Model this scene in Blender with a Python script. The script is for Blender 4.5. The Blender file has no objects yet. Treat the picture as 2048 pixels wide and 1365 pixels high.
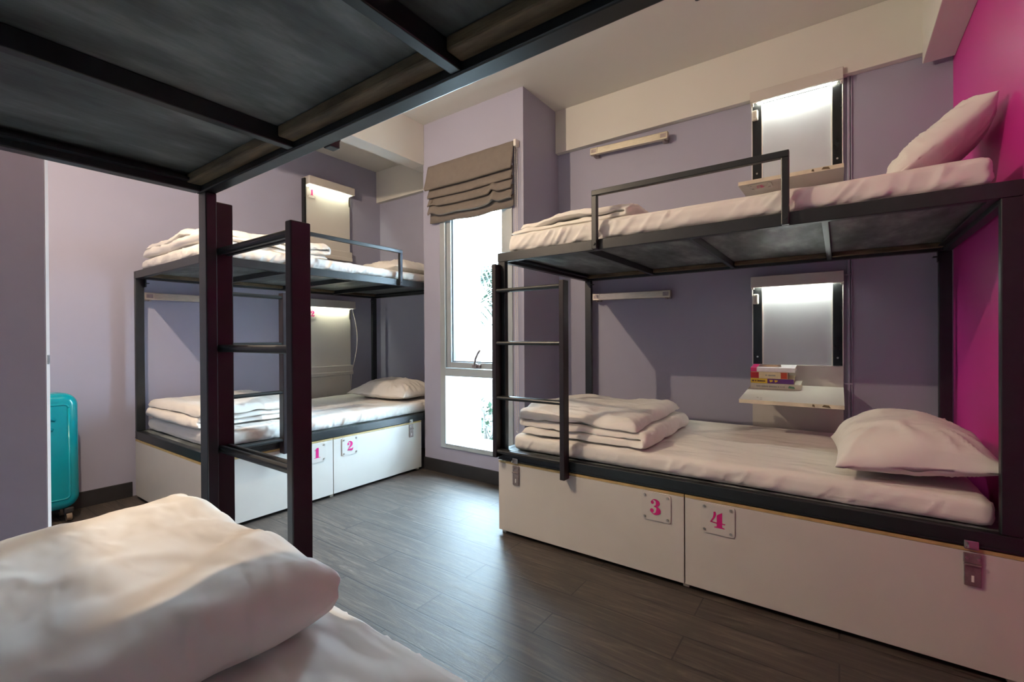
import bpy, bmesh, math, random
from mathutils import Vector, Matrix, noise
S = bpy.context.scene
COL = S.collection
R_ = math.radians

# ------------------------------------------------------------------ materials
def new_mat(name):
    m = bpy.data.materials.new(name); m.use_nodes = True
    nt = m.node_tree; b = nt.nodes['Principled BSDF']
    return m, nt, b

def ramp(nt, fac, stops):
    r = nt.nodes.new('ShaderNodeValToRGB')
    el = r.color_ramp.elements
    while len(el) < len(stops): el.new(0.5)
    for e, (p, c) in zip(el, stops):
        e.position = p; e.color = (*c, 1)
    nt.links.new(fac, r.inputs['Fac'])
    return r.outputs['Color']

def coords(nt, scale=(1, 1, 1), rot=(0, 0, 0)):
    t = nt.nodes.new('ShaderNodeTexCoord'); mp = nt.nodes.new('ShaderNodeMapping')
    mp.inputs['Scale'].default_value = scale; mp.inputs['Rotation'].default_value = rot
    nt.links.new(t.outputs['Object'], mp.inputs['Vector'])
    return mp.outputs['Vector']

def tex_noise(nt, vec, scale, detail=4, rough=0.55):
    n = nt.nodes.new('ShaderNodeTexNoise')
    n.inputs['Scale'].default_value = scale; n.inputs['Detail'].default_value = detail
    n.inputs['Roughness'].default_value = rough
    nt.links.new(vec, n.inputs['Vector'])
    return n.outputs['Fac']

def bump(nt, b, height, strength, dist=0.01):
    bp = nt.nodes.new('ShaderNodeBump')
    bp.inputs['Strength'].default_value = strength; bp.inputs['Distance'].default_value = dist
    nt.links.new(height, bp.inputs['Height']); nt.links.new(bp.outputs['Normal'], b.inputs['Normal'])

def mat(name, col, rough=0.5, metal=0.0, var=0.04, vscale=6, bmp=0.0, bscale=80, spec=0.5, stretch=(1, 1, 1), sheen=0.0):
    m, nt, b = new_mat(name)
    b.inputs['Roughness'].default_value = rough; b.inputs['Metallic'].default_value = metal
    b.inputs['Specular IOR Level'].default_value = spec
    if sheen: b.inputs['Sheen Weight'].default_value = sheen
    v = coords(nt, stretch)
    f = tex_noise(nt, v, vscale)
    lo = tuple(c * (1 - var) for c in col); hi = tuple(min(1, c * (1 + var)) for c in col)
    nt.links.new(ramp(nt, f, [(0.3, lo), (0.7, hi)]), b.inputs['Base Color'])
    if bmp: bump(nt, b, tex_noise(nt, v, bscale, 3), bmp, 0.002)
    return m

def emit(name, col, strength):
    m, nt, b = new_mat(name)
    b.inputs['Base Color'].default_value = (*col, 1)
    b.inputs['Emission Color'].default_value = (*col, 1); b.inputs['Emission Strength'].default_value = strength
    return m

LAV = (0.352, 0.354, 0.455)
M = {}
M['lav'] = mat('lavender_paint', LAV, 0.55, var=0.02, vscale=2, bmp=0.06, bscale=160)
M['mag'] = mat('magenta_paint', (0.58, 0.028, 0.29), 0.42, var=0.03, vscale=2, bmp=0.06, bscale=160)
M['ceil'] = mat('ceiling_paint', (0.67, 0.665, 0.61), 0.8, var=0.015, vscale=2, bmp=0.05, bscale=140)
M['steel'] = mat('black_painted_steel', (0.011, 0.0145, 0.0165), 0.36, var=0.25, vscale=14, bmp=0.05, bscale=90, spec=0.6)
M['purple_steel'] = mat('dark_purple_black_steel', (0.016, 0.011, 0.014), 0.4, var=0.2, vscale=14, spec=0.5)
M['white_lam'] = mat('white_laminate', (0.60, 0.575, 0.53), 0.38, var=0.025, vscale=5, spec=0.45)
M['lam_edge'] = mat('brass_edge_band', (0.50, 0.36, 0.15), 0.5, var=0.15, vscale=20)
M['shelf_edge'] = mat('chipped_white_edge', (0.66, 0.59, 0.46), 0.5, var=0.1, vscale=18)
M['base'] = mat('baseboard_black', (0.022, 0.021, 0.023), 0.45, var=0.2, vscale=10)
def cloth_mat():
    m, nt, b = new_mat('white_cotton')
    b.inputs['Base Color'].default_value = (0.78, 0.755, 0.715, 1); b.inputs['Roughness'].default_value = 0.85
    b.inputs['Specular IOR Level'].default_value = 0.2; b.inputs['Sheen Weight'].default_value = 0.06
    hs = None
    for sc, rot, st, w in ((1.7, 35, (1, 2.4, 1.6), 1.0), (3.6, -40, (1, 2.6, 1.4), 0.40)):
        n = nt.nodes.new('ShaderNodeTexNoise'); n.inputs['Scale'].default_value = sc; n.inputs['Detail'].default_value = 2
        n.inputs['Distortion'].default_value = 0.3
        nt.links.new(coords(nt, st, (0.3, 0.2, R_(rot))), n.inputs['Vector'])
        a = nt.nodes.new('ShaderNodeMath'); a.operation = 'SUBTRACT'; a.inputs[1].default_value = 0.5; nt.links.new(n.outputs['Fac'], a.inputs[0])
        q = nt.nodes.new('ShaderNodeMath'); q.operation = 'ABSOLUTE'; nt.links.new(a.outputs[0], q.inputs[0])
        r = nt.nodes.new('ShaderNodeMapRange'); r.interpolation_type = 'SMOOTHSTEP'
        r.inputs['From Min'].default_value = 0.0; r.inputs['From Max'].default_value = 0.16; r.inputs['To Min'].default_value = w; r.inputs['To Max'].default_value = 0
        nt.links.new(q.outputs[0], r.inputs['Value'])
        if hs is None: hs = r.outputs['Result']
        else:
            ad = nt.nodes.new('ShaderNodeMath'); nt.links.new(hs, ad.inputs[0]); nt.links.new(r.outputs['Result'], ad.inputs[1]); hs = ad.outputs[0]
    bump(nt, b, hs, 0.55, 0.014)
    return m
M['cloth'] = cloth_mat()
M['alu'] = mat('window_aluminium', (0.42, 0.46, 0.47), 0.38, metal=0.35, var=0.05)
M['alu_dark'] = mat('dark_gasket', (0.07, 0.08, 0.09), 0.5)
M['bar'] = mat('brushed_aluminium', (0.62, 0.56, 0.44), 0.3, metal=0.9, var=0.1, vscale=30, stretch=(1, 1, 8))
M['chrome'] = mat('nickel_plated_metal', (0.55, 0.53, 0.50), 0.28, metal=0.95, var=0.12, vscale=40)
M['hasp'] = mat('tarnished_hasp', (0.33, 0.28, 0.27), 0.38, metal=0.75, var=0.2, vscale=40)
M['blind'] = mat('taupe_blind_fabric', (0.185, 0.16, 0.14), 0.85, var=0.05, vscale=20, bmp=0.15, bscale=500, spec=0.15)
M['chain'] = mat('white_bead_plastic', (0.75, 0.70, 0.64), 0.4)
M['pink'] = mat('magenta_lettering', (0.62, 0.012, 0.20), 0.4)
M['plate'] = mat('clear_acrylic_plate', (0.63, 0.605, 0.565), 0.12, var=0.01, spec=0.7)
M['batten'] = mat('brown_timber_batten', (0.13, 0.095, 0.050), 0.65, var=0.5, vscale=9, bmp=0.3, bscale=40, stretch=(1, 6, 6))
M['teal'] = mat('teal_polycarbonate', (0.0, 0.30, 0.37), 0.16, var=0.03, vscale=10, spec=0.6)
M['rubber'] = mat('dark_rubber', (0.02, 0.02, 0.022), 0.6)
M['caster'] = mat('grey_caster_wheel', (0.22, 0.17, 0.12), 0.5)
M['led'] = emit('reading_light_tube', (0.97, 1.0, 0.88), 52.0)
M['led_left'] = emit('reading_light_tube_dim', (0.97, 1.0, 0.80), 50.0)
M['led_near_fill'] = emit('near_fill_tube', (0.82, 0.92, 1.0), 46.0)  # fill tube for the added panel, brightens the nearest bed
M['centre'] = mat('pale_grey_wall_panel', (0.52, 0.55, 0.60), 0.5, var=0.02)
M['trimwhite'] = mat('white_edge_trim', (0.85, 0.83, 0.78), 0.4)
M['steel_strip'] = mat('dark_steel_strip', (0.02, 0.022, 0.024), 0.25, metal=0.3, var=0.4, vscale=12, stretch=(1, 1, 0.3))
M['door'] = mat('door_mauve_paint', (0.50, 0.44, 0.51), 0.5, var=0.03, vscale=3)
M['door_edge'] = mat('door_edge_painted_light', (0.62, 0.50, 0.46), 0.5, var=0.04)  # lamplight falling on the door edge, put into its colour
M['page'] = mat('book_pages', (0.72, 0.66, 0.50), 0.8, var=0.1, vscale=60, stretch=(1, 1, 40))
M['socket'] = mat('white_socket_plastic', (0.72, 0.71, 0.62), 0.35)

def floor_mat():
    m, nt, b = new_mat('dark_plank_vinyl')
    v = coords(nt)
    br = nt.nodes.new('ShaderNodeTexBrick')
    br.offset = 0.5; br.inputs['Scale'].default_value = 1
    br.inputs['Brick Width'].default_value = 0.9; br.inputs['Row Height'].default_value = 0.1465
    br.inputs['Mortar Size'].default_value = 0.003; br.inputs['Mortar Smooth'].default_value = 0.2
    br.inputs['Color1'].default_value = (0.2, 0.2, 0.2, 1); br.inputs['Color2'].default_value = (0.8, 0.8, 0.8, 1)
    br.inputs['Mortar'].default_value = (0.5, 0.5, 0.5, 1)
    sh = nt.nodes.new('ShaderNodeMapping'); sh.inputs['Location'].default_value = (0, -0.0585, 0)
    nt.links.new(v, sh.inputs['Vector']); nt.links.new(sh.outputs['Vector'], br.inputs['Vector'])
    # per-plank shift of the grain
    add = nt.nodes.new('ShaderNodeVectorMath'); add.operation = 'MULTIPLY_ADD'
    nt.links.new(br.outputs['Color'], add.inputs[0]); add.inputs[1].default_value = (13, 7, 3); nt.links.new(v, add.inputs[2])
    mp = nt.nodes.new('ShaderNodeMapping'); mp.inputs['Scale'].default_value = (1.0, 10, 1)
    nt.links.new(add.outputs[0], mp.inputs['Vector'])
    g1 = nt.nodes.new('ShaderNodeTexNoise'); g1.inputs['Scale'].default_value = 2.6; g1.inputs['Detail'].default_value = 9
    g1.inputs['Roughness'].default_value = 0.72; g1.inputs['Distortion'].default_value = 1.7
    nt.links.new(mp.outputs['Vector'], g1.inputs['Vector'])
    col = ramp(nt, g1.outputs['Fac'], [(0.30, (0.022, 0.0165, 0.014)), (0.48, (0.055, 0.043, 0.035)), (0.60, (0.10, 0.080, 0.064)), (0.74, (0.21, 0.175, 0.14))])
    mix = nt.nodes.new('ShaderNodeMix'); mix.data_type = 'RGBA'; mix.blend_type = 'MULTIPLY'; mix.inputs['Factor'].default_value = 0.35
    nt.links.new(col, mix.inputs['A']); nt.links.new(br.outputs['Color'], mix.inputs['B'])
    mx2 = nt.nodes.new('ShaderNodeMix'); mx2.data_type = 'RGBA'
    nt.links.new(br.outputs['Fac'], mx2.inputs['Factor']); nt.links.new(mix.outputs['Result'], mx2.inputs['A'])
    mx2.inputs['B'].default_value = (0.008, 0.007, 0.006, 1)
    nt.links.new(mx2.outputs['Result'], b.inputs['Base Color'])
    rr = nt.nodes.new('ShaderNodeMapRange'); rr.inputs['To Min'].default_value = 0.43; rr.inputs['To Max'].default_value = 0.60
    nt.links.new(g1.outputs['Fac'], rr.inputs['Value']); nt.links.new(rr.outputs['Result'], b.inputs['Roughness'])
    b.inputs['Specular IOR Level'].default_value = 0.95
    sub = nt.nodes.new('ShaderNodeMath'); sub.operation = 'SUBTRACT'
    nt.links.new(g1.outputs['Fac'], sub.inputs[0]); nt.links.new(br.outputs['Fac'], sub.inputs[1])
    bump(nt, b, sub.outputs[0], 0.3, 0.004)
    return m
M['floor'] = floor_mat()

def ply_mat():
    m, nt, b = new_mat('dark_stained_plywood')
    v = coords(nt, (3, 1, 1), (0, 0, R_(20)))
    n1 = tex_noise(nt, v, 3.0, 6, 0.6)
    c = ramp(nt, n1, [(0.34, (0.05, 0.058, 0.057)), (0.50, (0.12, 0.139, 0.137)), (0.66, (0.26, 0.288, 0.284))])
    nt.links.new(c, b.inputs['Base Color'])
    b.inputs['Roughness'].default_value = 0.5; b.inputs['Specular IOR Level'].default_value = 0.5
    bump(nt, b, tex_noise(nt, coords(nt, (10, 2, 1)), 12, 4), 0.15, 0.003)
    return m
M['ply'] = ply_mat()

def glass_mat():
    m, nt, b = new_mat('window_glass')
    nt.nodes.remove(b)
    o = nt.nodes['Material Output']
    t = nt.nodes.new('ShaderNodeBsdfTransparent'); t.inputs['Color'].default_value = (0.95, 0.97, 0.97, 1)
    g = nt.nodes.new('ShaderNodeBsdfGlossy'); g.inputs['Roughness'].default_value = 0.02
    mx = nt.nodes.new('ShaderNodeMixShader')
    mx.inputs[0].default_value = 0.04; nt.links.new(t.outputs[0], mx.inputs[1]); nt.links.new(g.outputs[0], mx.inputs[2])
    nt.links.new(mx.outputs[0], o.inputs['Surface'])
    return m
M['glass'] = glass_mat()

# ------------------------------------------------------------------ mesh helpers
class MB:
    """collects shapes into one mesh"""
    def __init__(self, fn=None):
        self.bm = bmesh.new(); self.fn = fn; self.mi = 0
    def _fin(self, verts, faces=None):
        fs = set()
        for v in verts:
            for f in v.link_faces: fs.add(f)
        for f in fs: f.material_index = self.mi
    def box(self, x0, x1, y0, y1, z0, z1, bev=0.0, rot=None, mi=None):
        if mi is not None: self.mi = mi
        r = bmesh.ops.create_cube(self.bm, size=1.0)
        vs = r['verts']
        c = Vector(((x0 + x1) / 2, (y0 + y1) / 2, (z0 + z1) / 2))
        for v in vs:
            v.co = Vector((v.co.x * (x1 - x0), v.co.y * (y1 - y0), v.co.z * (z1 - z0)))
            if rot is not None: v.co = rot @ v.co
            v.co += c
        if bev > 0:
            es = list({e for v in vs for e in v.link_edges})
            before = set(self.bm.verts) - set(vs)
            bmesh.ops.bevel(self.bm, geom=es, offset=bev, segments=2, profile=0.5, affect='EDGES')
            vs = [v for v in self.bm.verts if v not in before]
        self._fin(vs)
        return vs
    def cyl(self, p0, p1, r, seg=14, r2=None, mi=None):
        if mi is not None: self.mi = mi
        p0 = Vector(p0); p1 = Vector(p1); d = p1 - p0
        q = d.to_track_quat('Z', 'Y').to_matrix().to_4x4()
        res = bmesh.ops.create_cone(self.bm, cap_ends=True, segments=seg, radius1=r, radius2=r if r2 is None else r2, depth=d.length,
                                    matrix=Matrix.Translation((p0 + p1) / 2) @ q)
        self._fin(res['verts']); return res['verts']
    def tube(self, pts, r, seg=8):
        pts = [Vector(p) for p in pts]
        rings = []
        for i, p in enumerate(pts):
            d = (pts[min(i + 1, len(pts) - 1)] - pts[max(i - 1, 0)]).normalized()
            a = d.orthogonal().normalized() if i == 0 else (rings[-1][1] - d * rings[-1][1].dot(d)).normalized()
            bb = d.cross(a)
            rings.append(([self.bm.verts.new(p + (a * math.cos(t) + bb * math.sin(t)) * r) for t in [2 * math.pi * k / seg for k in range(seg)]], a))
        for i in range(len(rings) - 1):
            A, B = rings[i][0], rings[i + 1][0]
            for k in range(seg):
                f = self.bm.faces.new((A[k], A[(k + 1) % seg], B[(k + 1) % seg], B[k])); f.material_index = self.mi
        for rg in (rings[0][0][::-1], rings[-1][0]):
            f = self.bm.faces.new(rg); f.material_index = self.mi
    def poly(self, pts, thick=None, mi=None):
        if mi is not None: self.mi = mi
        vs = [self.bm.verts.new(p) for p in pts]
        f = self.bm.faces.new(vs); f.material_index = self.mi
        return f
    def prism(self, pts2, axis_map, d0, d1, mi=None):
        """extrude a 2-D outline; axis_map(u, v, d) -> xyz"""
        if mi is not None: self.mi = mi
        A = [self.bm.verts.new(axis_map(u, v, d0)) for u, v in pts2]
        B = [self.bm.verts.new(axis_map(u, v, d1)) for u, v in pts2]
        n = len(A)
        fs = [self.bm.faces.new(A[::-1]), self.bm.faces.new(B)]
        for i in range(n): fs.append(self.bm.faces.new((A[i], A[(i + 1) % n], B[(i + 1) % n], B[i])))
        for f in fs: f.material_index = self.mi
    def build(self, name, mats, parent=None, smooth=False, label=None):
        if self.fn:
            for v in self.bm.verts: v.co = self.fn(v.co)
        bmesh.ops.recalc_face_normals(self.bm, faces=self.bm.faces)
        me = bpy.data.meshes.new(name); self.bm.to_mesh(me); self.bm.free()
        for k in (mats if isinstance(mats, (list, tuple)) else [mats]): me.materials.append(M[k])
        if smooth:
            for p in me.polygons: p.use_smooth = True
        o = bpy.data.objects.new(name, me); COL.objects.link(o)
        if parent is not None: o.parent = parent
        if label: o['label'] = label
        return o

def empty(name, loc=(0, 0, 0), rz=0.0):
    o = bpy.data.objects.new(name, None); COL.objects.link(o)
    o.location = loc; o.rotation_euler = (0, 0, rz); o.empty_display_size = 0.05
    return o
def tag(o, label, cat, group=None):
    o['label'] = label; o['category'] = cat
    if group: o['group'] = group
    return o
def struct(o, label=None):
    o['kind'] = 'structure'
    if label: o['label'] = label
    return o
def sbox(name, m, *b, bev=0.0, label=None):
    mb = MB(); mb.box(*b, bev=bev); return struct(mb.build(name, m), label)

# ------------------------------------------------------------------ numerals (fat-face serif) as polygons
def stroke(pts, ws, n=8):
    P = []
    m = len(pts)
    def cr(a, b, c, d, t):
        return 0.5 * ((2 * b) + (-a + c) * t + (2 * a - 5 * b + 4 * c - d) * t * t + (-a + 3 * b - 3 * c + d) * t ** 3)
    for i in range(m - 1):
        q = [pts[max(i - 1, 0)], pts[i], pts[i + 1], pts[min(i + 2, m - 1)]]
        w = [ws[max(i - 1, 0)], ws[i], ws[i + 1], ws[min(i + 2, m - 1)]]
        for k in range(n + (1 if i == m - 2 else 0)):
            t = k / n
            P.append((cr(*[a[0] for a in q], t), cr(*[a[1] for a in q], t), max(0.012, cr(*w, t))))
    L, Rr = [], []
    for i, (x, y, w) in enumerate(P):
        x0, y0, _ = P[max(i - 1, 0)]; x1, y1, _ = P[min(i + 1, len(P) - 1)]
        dx, dy = x1 - x0, y1 - y0; l = math.hypot(dx, dy) or 1
        nx, ny = -dy / l, dx / l
        L.append((x + nx * w / 2, y + ny * w / 2)); Rr.append((x - nx * w / 2, y - ny * w / 2))
    return [[L[i], L[i + 1], Rr[i + 1], Rr[i]] for i in range(len(P) - 1)]
def disc(cx, cy, r, n=18): return [[(cx + r * math.cos(2 * math.pi * k / n), cy + r * math.sin(2 * math.pi * k / n)) for k in range(n)]]
DIG = {
 '1': [[(0.17, .77), (0.33, .83), (.48, 1.0), (.70, 1.0), (.70, .04), (.36, .04), (.36, .80), (.17, .74)], [(.14, 0), (.88, 0), (.88, .045), (.14, .045)]],
 '2': disc(.24, .72, .125) + stroke([(.14, .78), (.30, .95), (.52, .93), (.66, .72), (.55, .50), (.30, .28), (.13, .06)], [.04, .07, .16, .32, .24, .07, .04])
      + stroke([(.13, .05), (.30, .15), (.52, .11), (.72, .12), (.84, .32)], [.06, .14, .22, .20, .03]),
 '3': disc(.25, .77, .115) + stroke([(.16, .82), (.34, .965), (.54, .92), (.64, .76), (.52, .57), (.36, .53)], [.04, .06, .17, .30, .13, .04])
      + disc(.22, .23, .135) + stroke([(.36, .53), (.58, .47), (.68, .26), (.54, .07), (.32, .03), (.11, .19)], [.04, .13, .36, .20, .06, .04]),
 '4': [[(.46, .08), (.46, .74), (.50, .80), (.80, .98), (.80, .08)], [(.30, 0), (.95, 0), (.95, .05), (.80, .09), (.46, .09), (.30, .05)],
       [(.04, .30), (.46, .25), (.46, .33), (.14, .34)], [(.80, .27), (.96, .25), (1.0, .33), (.80, .33)]]
      + stroke([(.32, .97), (.34, .80), (.26, .58), (.07, .31)], [.13, .16, .10, .05]),
}
def number_plate(parent, digit, w, h, place, name='number_plate', label=None):
    """place(u, v, d): u right, v up, d out of the face, seen from the front"""
    mb = MB(); r = 0.012; out = []
    for cx, cy, a0 in ((w / 2 - r, h / 2 - r, 0), (-w / 2 + r, h / 2 - r, 90), (-w / 2 + r, -h / 2 + r, 180), (w / 2 - r, -h / 2 + r, 270)):
        for k in range(6):
            a = R_(a0 + k * 18); out.append((cx + r * math.cos(a), cy + r * math.sin(a)))
    mb.prism(out, place, 0.0, 0.004, mi=0)
    s = h * 0.54
    for i, pl in enumerate(DIG[digit]):
        mb.mi = 1
        mb.poly([place((x - 0.5) * s * 0.92, (y - 0.5) * s, 0.0046 + 0.00002 * i) for x, y in pl])
    for sx in (-1, 1):
        for sy in (-1, 1):
            c = (sx * (w / 2 - 0.014), sy * (h / 2 - 0.014))
            mb.prism([(c[0] + .0055 * math.cos(2 * math.pi * k / 10), c[1] + .0055 * math.sin(2 * math.pi * k / 10)) for k in range(10)], place, 0.004, 0.0075, mi=2)
    o = mb.build(name, ['plate', 'pink', 'chrome'], parent)
    if label: o['label'] = label
    return o

# ------------------------------------------------------------------ soft goods
def fbm(p, s, seed=0.0, o=3):
    return noise.fractal(Vector((p[0] * s[0] + seed, p[1] * s[1] + seed * 1.7, p[2] * s[2] - seed)), 0.6, 2.0, o, noise_basis='PERLIN_ORIGINAL')
def ridge(p, s, seed=0.0):
    n = noise.noise(Vector((p[0] * s[0] + seed, p[1] * s[1] - seed, p[2] * s[2] + seed * 2.1)))
    return (1 - abs(n) * 2.2) if abs(n) < 0.45 else 0.0
def crease(a, b, seed, sig=0.20):
    n = noise.noise(Vector((a + seed, b - seed * 1.3, seed * 0.7))) 
    return math.exp(-(n / sig) ** 2)
def soft_box(name, x0, x1, y0, y1, z0, z1, r, seed, wrinkle=0.006, step=0.016, front=-1):
    """sheeted mattress: rounded box, gathered sides"""
    bm = bmesh.new()
    sx_, sy_ = (0.0075, step) if x1 - x0 > y1 - y0 else (step, 0.0075)
    nx, ny, nz = max(4, int((x1 - x0) / sx_)), max(4, int((y1 - y0) / sy_)), max(4, int((z1 - z0) / 0.009))
    cache = {}
    c = Vector(((x0 + x1) / 2, (y0 + y1) / 2, (z0 + z1) / 2)); h = Vector(((x1 - x0) / 2, (y1 - y0) / 2, (z1 - z0) / 2))
    def V(i, j, k):
        key = (i, j, k)
        if key in cache: return cache[key]
        q = Vector((-h.x + 2 * h.x * i / nx, -h.y + 2 * h.y * j / ny, -h.z + 2 * h.z * k / nz))
        inner = Vector((max(-h.x + r, min(h.x - r, q.x)), max(-h.y + r, min(h.y - r, q.y)), max(-h.z + r, min(h.z - r, q.z))))
        d = q - inner
        n = d.normalized() if d.length > 1e-6 else Vector((0, 0, 1))
        p = inner + n * min(r, d.length) if d.length > r else q
        w = c + p
        side = 1 - abs(n.z)
        a = wrinkle
        if side > 0.3:
            t = (w.x + w.y)
            dz = w.z - z0; mod = 0.35 + 0.65 * max(0, min(1, 0.5 + 1.2 * noise.noise(Vector((t * 1.6, seed, 0)))))
            dd = a * (mod * (1.0 * crease((t - dz * 1.0) * 11, (dz + t * .3) * 3, seed, .10) + 0.6 * crease((t - dz * 0.6) * 19, dz * 5, seed + 4, .12)) + 0.5 * fbm((t, w.z, 0), (4, 6, 1), seed + 3) - 0.4)
        else:
            dd = a * (0.5 * fbm(w, (2.2, 2.2, 1), seed) + 0.45 * crease(w.x * 2.2 + w.y, w.y * 4, seed + 5, .08) - 0.2)
        cache[key] = bm.verts.new(w + n * dd)
        return cache[key]
    def quad(a, b, cc, d):
        try: bm.faces.new((a, b, cc, d))
        except ValueError: pass
    for i in range(nx):
        for j in range(ny):
            for k in (0, nz): quad(V(i, j, k), V(i + 1, j, k), V(i + 1, j + 1, k), V(i, j + 1, k))
    for i in range(nx):
        for k in range(nz):
            for j in (0, ny): quad(V(i, j, k), V(i + 1, j, k), V(i + 1, j, k + 1), V(i, j, k + 1))
    for j in range(ny):
        for k in range(nz):
            for i in (0, nx): quad(V(i, j, k), V(i, j + 1, k), V(i, j + 1, k + 1), V(i, j, k + 1))
    mb = MB(); mb.bm.free(); mb.bm = bm
    return mb.build(name, 'cloth', smooth=True)

def duvet(name, x0, x1, y0, y1, z0, ts, along='x', seed=1.0, lump=0.012, start=1, over=0.0):
    """folded quilt: a thick sheet laid in a zigzag along `along`, swept across the other axis; ts = thickness of each layer"""
    L0, L1 = (x0, x1) if along == 'x' else (y0, y1)
    W0, W1 = (y0, y1) if along == 'x' else (x0, x1)
    path = []; z = z0
    nl = len(ts); H = sum(ts)
    mids = []
    for t in ts: mids.append(z + t / 2); z += t
    rm = max(ts) / 2
    a, b = L0 + rm, L1 - rm
    for k in range(nl):
        fwd = (k % 2 == 0) == (start > 0)
        s, e = (a, b) if fwd else (b, a)
        if k == nl - 1: e -= over if fwd else -over
        n = max(8, int(abs(e - s) / 0.013))
        for i in range(n + 1): path.append((s + (e - s) * i / n, mids[k], ts[k] / 2, k))
        if k < nl - 1:
            sg = 1 if fwd else -1; R0 = (mids[k + 1] - mids[k]) / 2; zc = (mids[k + 1] + mids[k]) / 2
            for q in range(1, 9):
                th = -math.pi / 2 + math.pi * q / 9; f = q / 9
                path.append((e + sg * R0 * math.cos(th), zc + R0 * math.sin(th), (ts[k] * (1 - f) + ts[k + 1] * f) / 2, k + f))
    nv = max(10, int((W1 - W0) / 0.013))
    bm = bmesh.new(); rings = []; np_ = len(path)
    cum = [0.0]
    for i in range(1, np_): cum.append(cum[-1] + math.hypot(path[i][0] - path[i - 1][0], path[i][1] - path[i - 1][1]))
    tot = cum[-1]
    for i, (s, z, hr, k) in enumerate(path):
        sa, za = path[max(i - 1, 0)][:2]; sb, zb = path[min(i + 1, np_ - 1)][:2]
        d = math.hypot(sb - sa, zb - za) or 1
        tx, tz = (sb - sa) / d, (zb - za) / d
        nx, nz = -tz, tx
        up = 1 if nz >= 0 else -1
        eu = min(1.0, min(cum[i], tot - cum[i]) / (hr * 2.2)); eu = math.sqrt(max(0.0, 1 - (1 - eu) ** 2))
        top, bot = [], []
        lay = (z - z0) / H
        for j in range(nv + 1):
            v = 0.5 - 0.5 * math.cos(math.pi * j / nv)
            w = W0 + (W1 - W0) * v
            dv = min(1.0, min(w - W0, W1 - w) / (hr * 2.4)); ev = math.sqrt(max(0.0, 1 - (1 - dv) ** 2))
            em = max(0.06, min(eu, ev))
            hh = hr * em * (1.0 + 0.16 * fbm((s, w, z), (4, 4, 9), seed))
            drop = -hr * (1 - em) * 0.75 * (1 if abs(nz) > 0.5 else 0.3)
            wob = lay * lump * (fbm((s, w, 0), (2.8, 2.8, 1), seed + 7) + 0.45 * crease((s + w * 0.3) * 4, w * 2.0, seed + 2, .25))
            ws = lump * 1.5 * fbm((z * 16, s, w), (1, 2, 2), seed + 11)
            ss = lump * 1.1 * fbm((z * 12, w, s), (1, 2.5, 1), seed + 17)
            for lst, sgn in ((top, 1), (bot, -1)):
                cs, cz = s + nx * hh * sgn + ss, z + nz * hh * sgn + wob + drop
                fine = 0.30 * lump * (1.2 * crease((cs * .5 + w) * 10, cs * 3.5 + cz * 8, seed + 4, .10) * (0.25 + 0.75 * (1 - ev)) + 0.6 * crease((cs - w * .4) * 6, w * 2.5, seed + 9, .12) + 0.4 * fbm((cs, w, cz), (10, 10, 10), seed))
                cz2 = max(z0 + 0.0006, cz + fine * (1 if cz > z0 + hr else 0.3))
                lst.append(bm.verts.new((cs, w + ws, cz2) if along == 'x' else (w + ws, cs, cz2)))
        rings.append(top + bot[::-1])
    n = len(rings[0])
    for i in range(np_ - 1):
        A, B = rings[i], rings[i + 1]
        for k in range(n): bm.faces.new((A[k], A[(k + 1) % n], B[(k + 1) % n], B[k]))
    for rg in (rings[0], rings[-1][::-1]):
        half = n // 2
        for k in range(half - 1): bm.faces.new((rg[k], rg[k + 1], rg[n - 2 - k], rg[n - 1 - k]))
    mb = MB(); mb.bm.free(); mb.bm = bm
    return mb.build(name, 'cloth', smooth=True)

def pillow(name, c, a, b, H, mtx, seed, low=0.35, blunt=False):
    """a, b half sizes; H plump height above the seam"""
    bm = bmesh.new(); n = 64
    top, bot = {}, {}
    for i in range(n + 1):
        for j in range(n + 1):
            u = math.sin((i / n - 0.5) * math.pi); v = math.sin((j / n - 0.5) * math.pi)
            x = a * u * (1 - 0.075 * (1 - v * v)); y = b * v * (1 - 0.075 * (1 - u * u))
            e = max(0.0, (1 - abs(u) ** (7.0 if blunt and u > 0 else 2.3))) * max(0.0, (1 - abs(v) ** 2.3))
            hgt = e ** 0.52
            rad = math.atan2(v, u)
            edge = (1 - min(1, e * 1.5))
            rr_ = math.hypot(x, y); wr = 0.010 * min(1, edge * (1 - edge) * 4 + .15) * crease(rad * 4.0, rr_ * 4, seed, .12) + 0.007 * crease((x + y * .6) * 7, y * 3, seed + 2, .07) + 0.006 * fbm((x, y, 0), (6, 6, 1), seed)
            wr *= min(1.0, e * 6)
            zt = H * hgt * (1 + 0.10 * fbm((x, y, 1), (4, 4, 1), seed + 3)) + wr
            zb = -H * low * hgt - 0.4 * wr
            if i in (0, n) or j in (0, n):
                p = Vector((x, y, 0.010 * fbm((x, y, 0), (8, 8, 1), seed + 9)))
                top[i, j] = bot[i, j] = bm.verts.new(p)
            else:
                top[i, j] = bm.verts.new((x, y, zt)); bot[i, j] = bm.verts.new((x, y, zb))
    for i in range(n):
        for j in range(n):
            bm.faces.new((top[i, j], top[i + 1, j], top[i + 1, j + 1], top[i, j + 1]))
            q = (bot[i, j], bot[i, j + 1], bot[i + 1, j + 1], bot[i + 1, j])
            try: bm.faces.new(q)
            except ValueError: pass
    for v in bm.verts: v.co = mtx @ v.co + Vector(c)
    mb = MB(); mb.bm.free(); mb.bm = bm
    return mb.build(name, 'cloth', smooth=True)

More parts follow.
